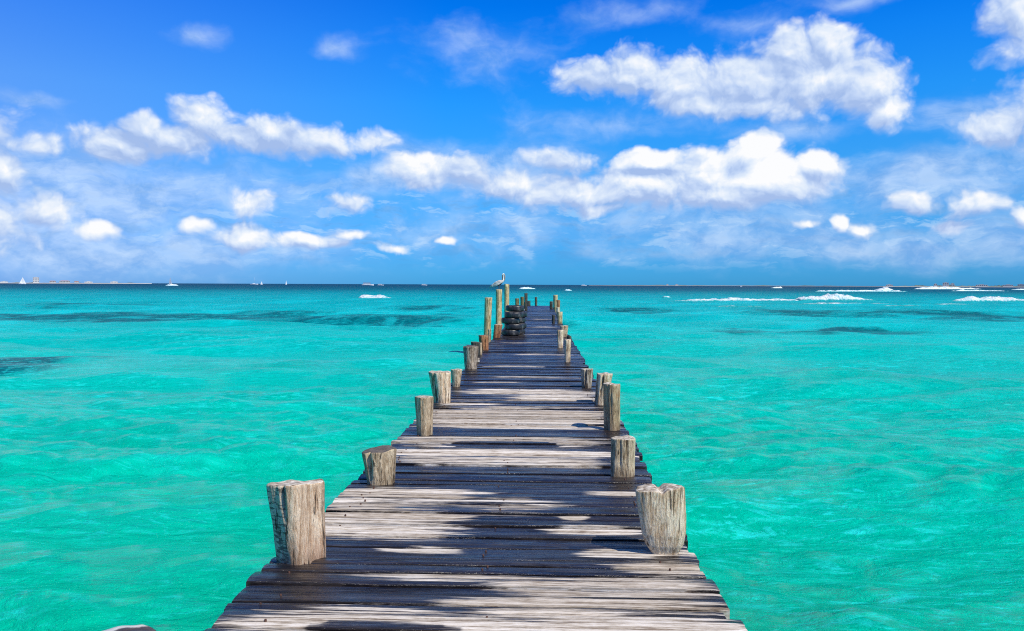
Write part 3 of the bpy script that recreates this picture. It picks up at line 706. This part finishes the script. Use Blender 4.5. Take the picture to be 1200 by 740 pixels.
# ------------------------------------------------------------------ pelican
def pelican():
    top = PEL_POST.location+Vector(PEL_POST.data.vertices[-1].co)
    r = empty('pelican', (top.x, top.y, top.z+.005), 0)
    tag(r, 'grey and white pelican standing on the tall post, neck upright and bill tucked down', 'bird')
    M1 = flat('pelican_plumage', (.62, .58, .54), .8, n_amt=.35, sc=14); M2 = flat('pelican_wing', (.52, .49, .46), .8, n_amt=.5, sc=20)
    M3 = flat('pelican_dark', (.05, .045, .04), .7); M4 = flat('pelican_head_white', (.85, .82, .72), .7); M5 = flat('pelican_bill', (.42, .33, .24), .5)
    def ring(c_, tx, tz, w_, h_):         # ring across direction (tx,tz)
        l = math.hypot(tx, tz); nx, nz = -tz/l, tx/l
        return (c_, (0, w_, 0), (nx*h_, 0, nz*h_))
    body = [(-.31, .08, 1, .45, .012, .012), (-.26, .10, 1, .45, .05, .035), (-.18, .145, 1, .45, .085, .065), (-.08, .19, 1, .45, .105, .09), (.02, .235, 1, .4, .10, .09), (.08, .262, 1, .4, .08, .072),
            (.125, .29, .7, .8, .055, .05), (.14, .33, .1, 1, .036, .036), (.138, .39, -.05, 1, .027, .028), (.132, .45, 0, 1, .024, .026), (.132, .50, .2, 1, .026, .028), (.140, .53, .8, .8, .030, .030), (.165, .545, 1, .1, .026, .024), (.19, .54, 1, -.2, .012, .012)]
    v, f = loft([ring((x, 0, z), a, b_, w_, h_) for x, z, a, b_, w_, h_ in body], 20)
    me_m = mesh('body', v, f, [M1, M3, M4], r)
    for p in me_m.data.polygons:
        c_ = p.center
        p.material_index = 2 if c_.z > .48 or (c_.x > .145 and c_.z > .3) else (1 if (c_.z > .33 and c_.x < .14) or (c_.z < .13+.45*(c_.x+.18)*.9 and c_.x > -.15 and c_.z < .2) else 0)
    v, f = loft([((.185, 0, .54), (0, .014, 0), (.012, 0, .006)), ((.205, 0, .48), (0, .014, 0), (.02, 0, .005)), ((.20, 0, .40), (0, .012, 0), (.026, 0, 0)), ((.185, 0, .32), (0, .009, 0), (.016, 0, 0)), ((.178, 0, .27), (0, .004, 0), (.005, 0, 0))], 12)
    mesh('bill', v, f, M5, r)
    for s in (-1, 1):
        v, f = loft([((.08, s*.085, .275), (0, .012, 0), (-.01, 0, .03)), ((.0, s*.108, .235), (0, .018, 0), (-.02, 0, .075)), ((-.12, s*.098, .175), (0, .018, 0), (-.03, 0, .075)), ((-.24, s*.06, .115), (0, .013, 0), (-.02, 0, .045)), ((-.36, s*.03, .05), (0, .006, 0), (-.005, 0, .012))], 14)
        mesh('wing', v, f, M2, r)
        v, f = loft([((.0, s*.04, .16), (.02, 0, 0), (0, .02, 0)), ((.005, s*.04, .07), (.012, 0, 0), (0, .012, 0)), ((.0, s*.04, .012), (.011, 0, 0), (0, .011, 0)), ((.0, s*.04, .0), (.03, 0, 0), (0, .02, 0))], 10)
        lg = mesh('leg', v, f, M3, r)
        fv_ = [(-.02, s*.04-.012, .002), (-.02, s*.04+.012, .002), (.07, s*.04+.035, .002), (.085, s*.04, .002), (.07, s*.04-.035, .002)]
        fv_ += [(a, b_, .010) for a, b_, _ in fv_]
        mesh('foot', fv_, [(4, 3, 2, 1, 0), (5, 6, 7, 8, 9)]+[(k, (k+1) % 5, 5+(k+1) % 5, 5+k) for k in range(5)], M3, lg, False)
    r.scale = (.98,)*3
pelican()

# ------------------------------------------------------------------ boats and far shores
M_HULL = flat('white_hull', (.85, .85, .83), .35, n_amt=.08); M_SAIL = flat('sailcloth', (.88, .88, .84), .8, n_amt=.06)
M_MAST = flat('pale_mast', (.7, .7, .68), .4); M_CAB = flat('cabin_dark_glass', (.04, .06, .08), .2); M_RED = flat('red_awning', (.42, .14, .12), .7)
def hull(L, Bm, Hh, dip=.35):
    V_ = []; Fc = []; n_ = 10; st = 12
    for i in range(st+1):
        u = i/st; wd = Bm/2*(math.sin(math.pi*min(1, .18+u*.82)**1.0)**.6 if u < 1 else .02)
        wd = Bm/2*max(.03, (1-max(0, (u-.45)/.55)**2.2)*(.82+.18*min(1, u/.3)))
        sh = Hh*(1+.25*u*u)
        for k in range(n_+1):
            q = math.pi*k/n_; V_.append((-L/2+L*u+.04*L*u*u*(abs(math.cos(q))), wd*math.cos(q), -dip+(sh+dip)*(1-math.sin(q)**.7)))
    for i in range(st):
        for k in range(n_): a = i*(n_+1)+k; Fc.append((a, a+1, a+n_+2, a+n_+1))
        a = i*(n_+1); Fc.append((a, a+n_+1, a+n_+1+n_, a+n_))
    Fc.append(tuple(range(n_, -1, -1))); Fc.append(tuple(st*(n_+1)+k for k in range(n_+1)))
    return V_, Fc
def sheet(a, b_, c_, bulge, th=.03, n_=8):      # curved triangular sail with thickness
    V_ = []; Fc = []; a, b_, c_ = map(Vector, (a, b_, c_)); idx = {}
    for side in (0, 1):
        for i in range(n_+1):
            for j in range(n_+1-i):
                u = i/n_; v_ = j/n_; p = a*(1-u-v_)+b_*u+c_*v_; k = u*v_+u*(1-u-v_)+v_*(1-u-v_)
                idx[(side, i, j)] = len(V_); V_.append((p.x, p.y+bulge*k*3+side*th, p.z))
    for side in (0, 1):
        for i in range(n_):
            for j in range(n_-i):
                q = (idx[(side, i, j)], idx[(side, i+1, j)], idx[(side, i, j+1)]); Fc.append(q if side else q[::-1])
                if j < n_-i-1:
                    q = (idx[(side, i+1, j)], idx[(side, i+1, j+1)], idx[(side, i, j+1)]); Fc.append(q if side else q[::-1])
    return V_, Fc
def sailboat(px, dist, Hm, L, label, rz, sails=(1, 1), thin=1):
    p = on(px, 345, SEA); d = Vector((p.x, p.y, 0)).normalized()
    r = empty('sailboat', (d.x*dist, d.y*dist, SEA), rz); tag(r, label, 'sailboat', 'sailboats on the horizon')
    v, f = hull(L, L*.3, L*.11); mesh('hull', v, f, M_HULL, r, False)
    mb = MB(); mb.box(-L*.2, L*.12, -L*.08, L*.08, L*.1, L*.17); mb.build('cabin', M_HULL, r)
    v, f = loft([((L*.08, 0, L*.05), (.14, 0, 0), (0, .14, 0)), ((L*.08, 0, Hm), (.09, 0, 0), (0, .09, 0))], 8); mesh('mast', v, f, M_MAST, r)
    if sails[0]: v, f = sheet((L*.07, 0, L*.2), (-L*.42*thin, 0, L*.2), (L*.07, 0, Hm*.98), .25); mesh('mainsail', v, f, M_SAIL, r)
    if sails[1]: v, f = sheet((L*.1, 0, Hm*.9), (L*.5*thin, 0, L*.16), (L*.14, 0, L*.18), .2); mesh('jib', v, f, M_SAIL, r)
    return r
sailboat(26.5, 1700, 13, 11, 'white sailboat with full sails, beside the pale tower block on the low shore', R(20))
sailboat(200, 1700, 14.5, 10, 'tallest-sailed white sailboat, alone past the end of the low shore', R(160), thin=.9)
sailboat(298, 2000, 17, 17, 'large white yacht under bare mast with long low hull', R(8), sails=(0, 0))
sailboat(306.5, 2300, 9, 6, 'tiny sailboat just beside the bare-masted yacht', R(30))
sailboat(335.5, 2200, 11, 7, 'small boat with a narrow upright sail, last of the sailboats before the motor ferry', R(75), sails=(1, 1))
def motorboat(px, dist, L, label, awn, rz=0):
    p = on(px, 345, SEA); d = Vector((p.x, p.y, 0)).normalized()
    r = empty('motorboat', (d.x*dist, d.y*dist, SEA), rz); tag(r, label, 'boat', 'motorboats on the horizon')
    v, f = hull(L, L*.28, L*.10); mesh('hull', v, f, M_HULL, r, False)
    mb = MB(); mb.box(-L*.35, L*.18, -L*.1, L*.1, L*.10, L*.20); mb.build('cabin', M_HULL, r)
    mb = MB(); mb.box(-L*.33, L*.16, -L*.104, L*.104, L*.13, L*.17); mb.build('window_band', M_CAB, r)
    mb = MB(); mb.box(-L*.38, L*.22, -L*.12, L*.12, L*.235, L*.26)
    for sx in (-.36, .2):
        for sy in (-.11, .11): mb.box(L*(sx-.006), L*(sx+.006), L*(sy-.006), L*(sy+.006), L*.1, L*.235)
    mb.build('awning', M_RED if awn else M_HULL, r)
motorboat(431, 1300, 18, 'passenger boat with a reddish canopy roof on the horizon beyond the small breaker', True)
motorboat(446, 1500, 11, 'low white boat right beside the red-roofed passenger boat', False)
motorboat(497, 1700, 12, 'low white motorboat between the passenger boat and the pelican', False)
motorboat(684, 2000, 13, 'white motorboat on the horizon just past the far end of the pier', False)
motorboat(868.5, 1500, 10, 'boxy white houseboat-like craft above the long breaking wave', False, R(70))

M_BEACH = flat('pale_beach_sand', (.60, .58, .52), .9, n_amt=.1, sc=.02)
M_SCRUB = flat('island_scrub', (.12, .16, .13), .9, n_amt=.4, sc=.03)
def shore(name, x0, x1, dist, hmax, seed, mat_top, beach):
    a0, a1 = math.atan2(*on(x0, 345, SEA).xy), math.atan2(*on(x1, 345, SEA).xy)
    n_ = 160; V_ = []; Fc = []; MI = []
    for i in range(n_+1):
        u = i/n_; a = a0+(a1-a0)*u
        hh = hmax*min(1, min(u, 1-u)*9)*(.35+.9*abs(mn.noise((u*14, seed, 0)))+.5*abs(mn.noise((u*60, seed, 3))))
        for rr, z in ((0, SEA-.5), (18, SEA+beach*(.7+.4*mn.noise((u*40, seed, 7)))), (40, SEA+beach), (90, SEA+max(beach, hh)), (300, SEA+max(beach, hh*.9)), (600, SEA-.5)):
            V_.append(((dist+rr)*math.sin(a), (dist+rr)*math.cos(a), z))
    for i in range(n_):
        for j in range(5): k = i*6+j; Fc.append((k, k+6, k+7, k+1)); MI.append(0 if j < 2 else 1)
    o = mesh(name, V_, Fc, [M_BEACH, mat_top], None, False, MI); tag(o, kind='structure')
shore('land', -60, 178, 4300, 6, 2.0, M_SCRUB, 2.4)
shore('land', 1035, 1300, 3600, 9, 5.0, M_SCRUB, 1.2)
shore('land', 690, 1040, 5200, 5, 8.0, M_SCRUB, 1.0)
M_BW = flat('white_render', (.50, .50, .49), .8, n_amt=.08); M_BR = flat('terracotta_roof', (.45, .22, .17), .8); M_WIN = flat('far_window_glass', (.12, .16, .2), .2)
def building(px, dist, w_, h_, z0, label, roof=False, fl=3):
    p = on(px, 345, SEA); d = Vector((p.x, p.y, 0)).normalized(); a = -math.atan2(d.x, d.y)
    r = empty('building', (d.x*dist, d.y*dist, SEA+z0), a); tag(r, label, 'building', 'white buildings on the far shores')
    mb = MB(); mb.box(-w_/2, w_/2, 0, 12, -4, h_); mb.build('wall', M_BW, r)
    mb = MB()
    if roof:
        v = [(-w_*.54, -1, h_), (w_*.54, -1, h_), (w_*.54, 13, h_), (-w_*.54, 13, h_), (-w_*.3, 6, h_+2.6), (w_*.3, 6, h_+2.6)]
        mesh('roof', v, [(3, 2, 1, 0), (0, 1, 5, 4), (1, 2, 5), (2, 3, 4, 5), (3, 0, 4)], M_BR, r, False)
    else:
        mb.box(-w_*.2, w_*.2, 3, 8, h_+.003, h_+1.8); mb.build('roof', M_BW, r)
    nw = max(2, int(w_/6))
    for fi in range(fl):
        for k in range(nw):
            cx = -w_/2+w_*(k+.5)/nw; z = h_*(fi+.35)/fl
            mb = MB(); mb.box(cx-w_/nw*.28, cx+w_/nw*.28, -.06, .3, z, z+h_/fl*.45); mb.build('window', M_WIN, r)
building(42.5, 4330, 25, 25, 3, 'tallest white square block on the low shore, beside the first sailboat', fl=3)
building(5, 4340, 30, 5, 3, 'long low white building at the outer end of the low shore', fl=1)
building(62, 4350, 26, 7, 3, 'low white building with a red roof next to the tallest block', True, 1)
building(76, 4360, 44, 8, 3, 'widest reddish-roofed building in the middle of the low shore', True, 1)
building(90, 4350, 20, 6, 3, 'small red-roofed house at the edge of the widest one', True, 1)
building(104, 4340, 34, 6, 3, 'long white flat building past the reddish roofs', fl=1)
building(134, 4330, 32, 7, 3, 'white flat-roofed building near the tapering end of the low shore', fl=1)
building(1108, 3640, 22, 13, 4, 'white block standing highest on the scrubby island above the breakers', fl=2)
building(1116, 3650, 13, 10, 4, 'narrow white house leaning close to the highest island block', fl=2)
building(1096, 3640, 12, 8, 4, 'small white house on the seaward side of the highest island block', fl=1)
building(1042, 3630, 26, 6, 2, 'low white building at the near tip of the scrubby island', fl=1)
building(1150, 3640, 40, 6, 3, 'long low white building in the middle of the scrubby island', fl=1)
building(1181, 3640, 34, 6, 3, 'long low white building farthest along the scrubby island', fl=1)
building(1196, 3660, 22, 8, 3, 'white two-storey building at the picture edge on the scrubby island', fl=2)
building(782, 5230, 12, 8, 1, 'first of the tiny white houses on the thin far shore', fl=1)
building(793, 5230, 18, 7, 1, 'wider tiny white house between two others on the thin far shore', fl=1)
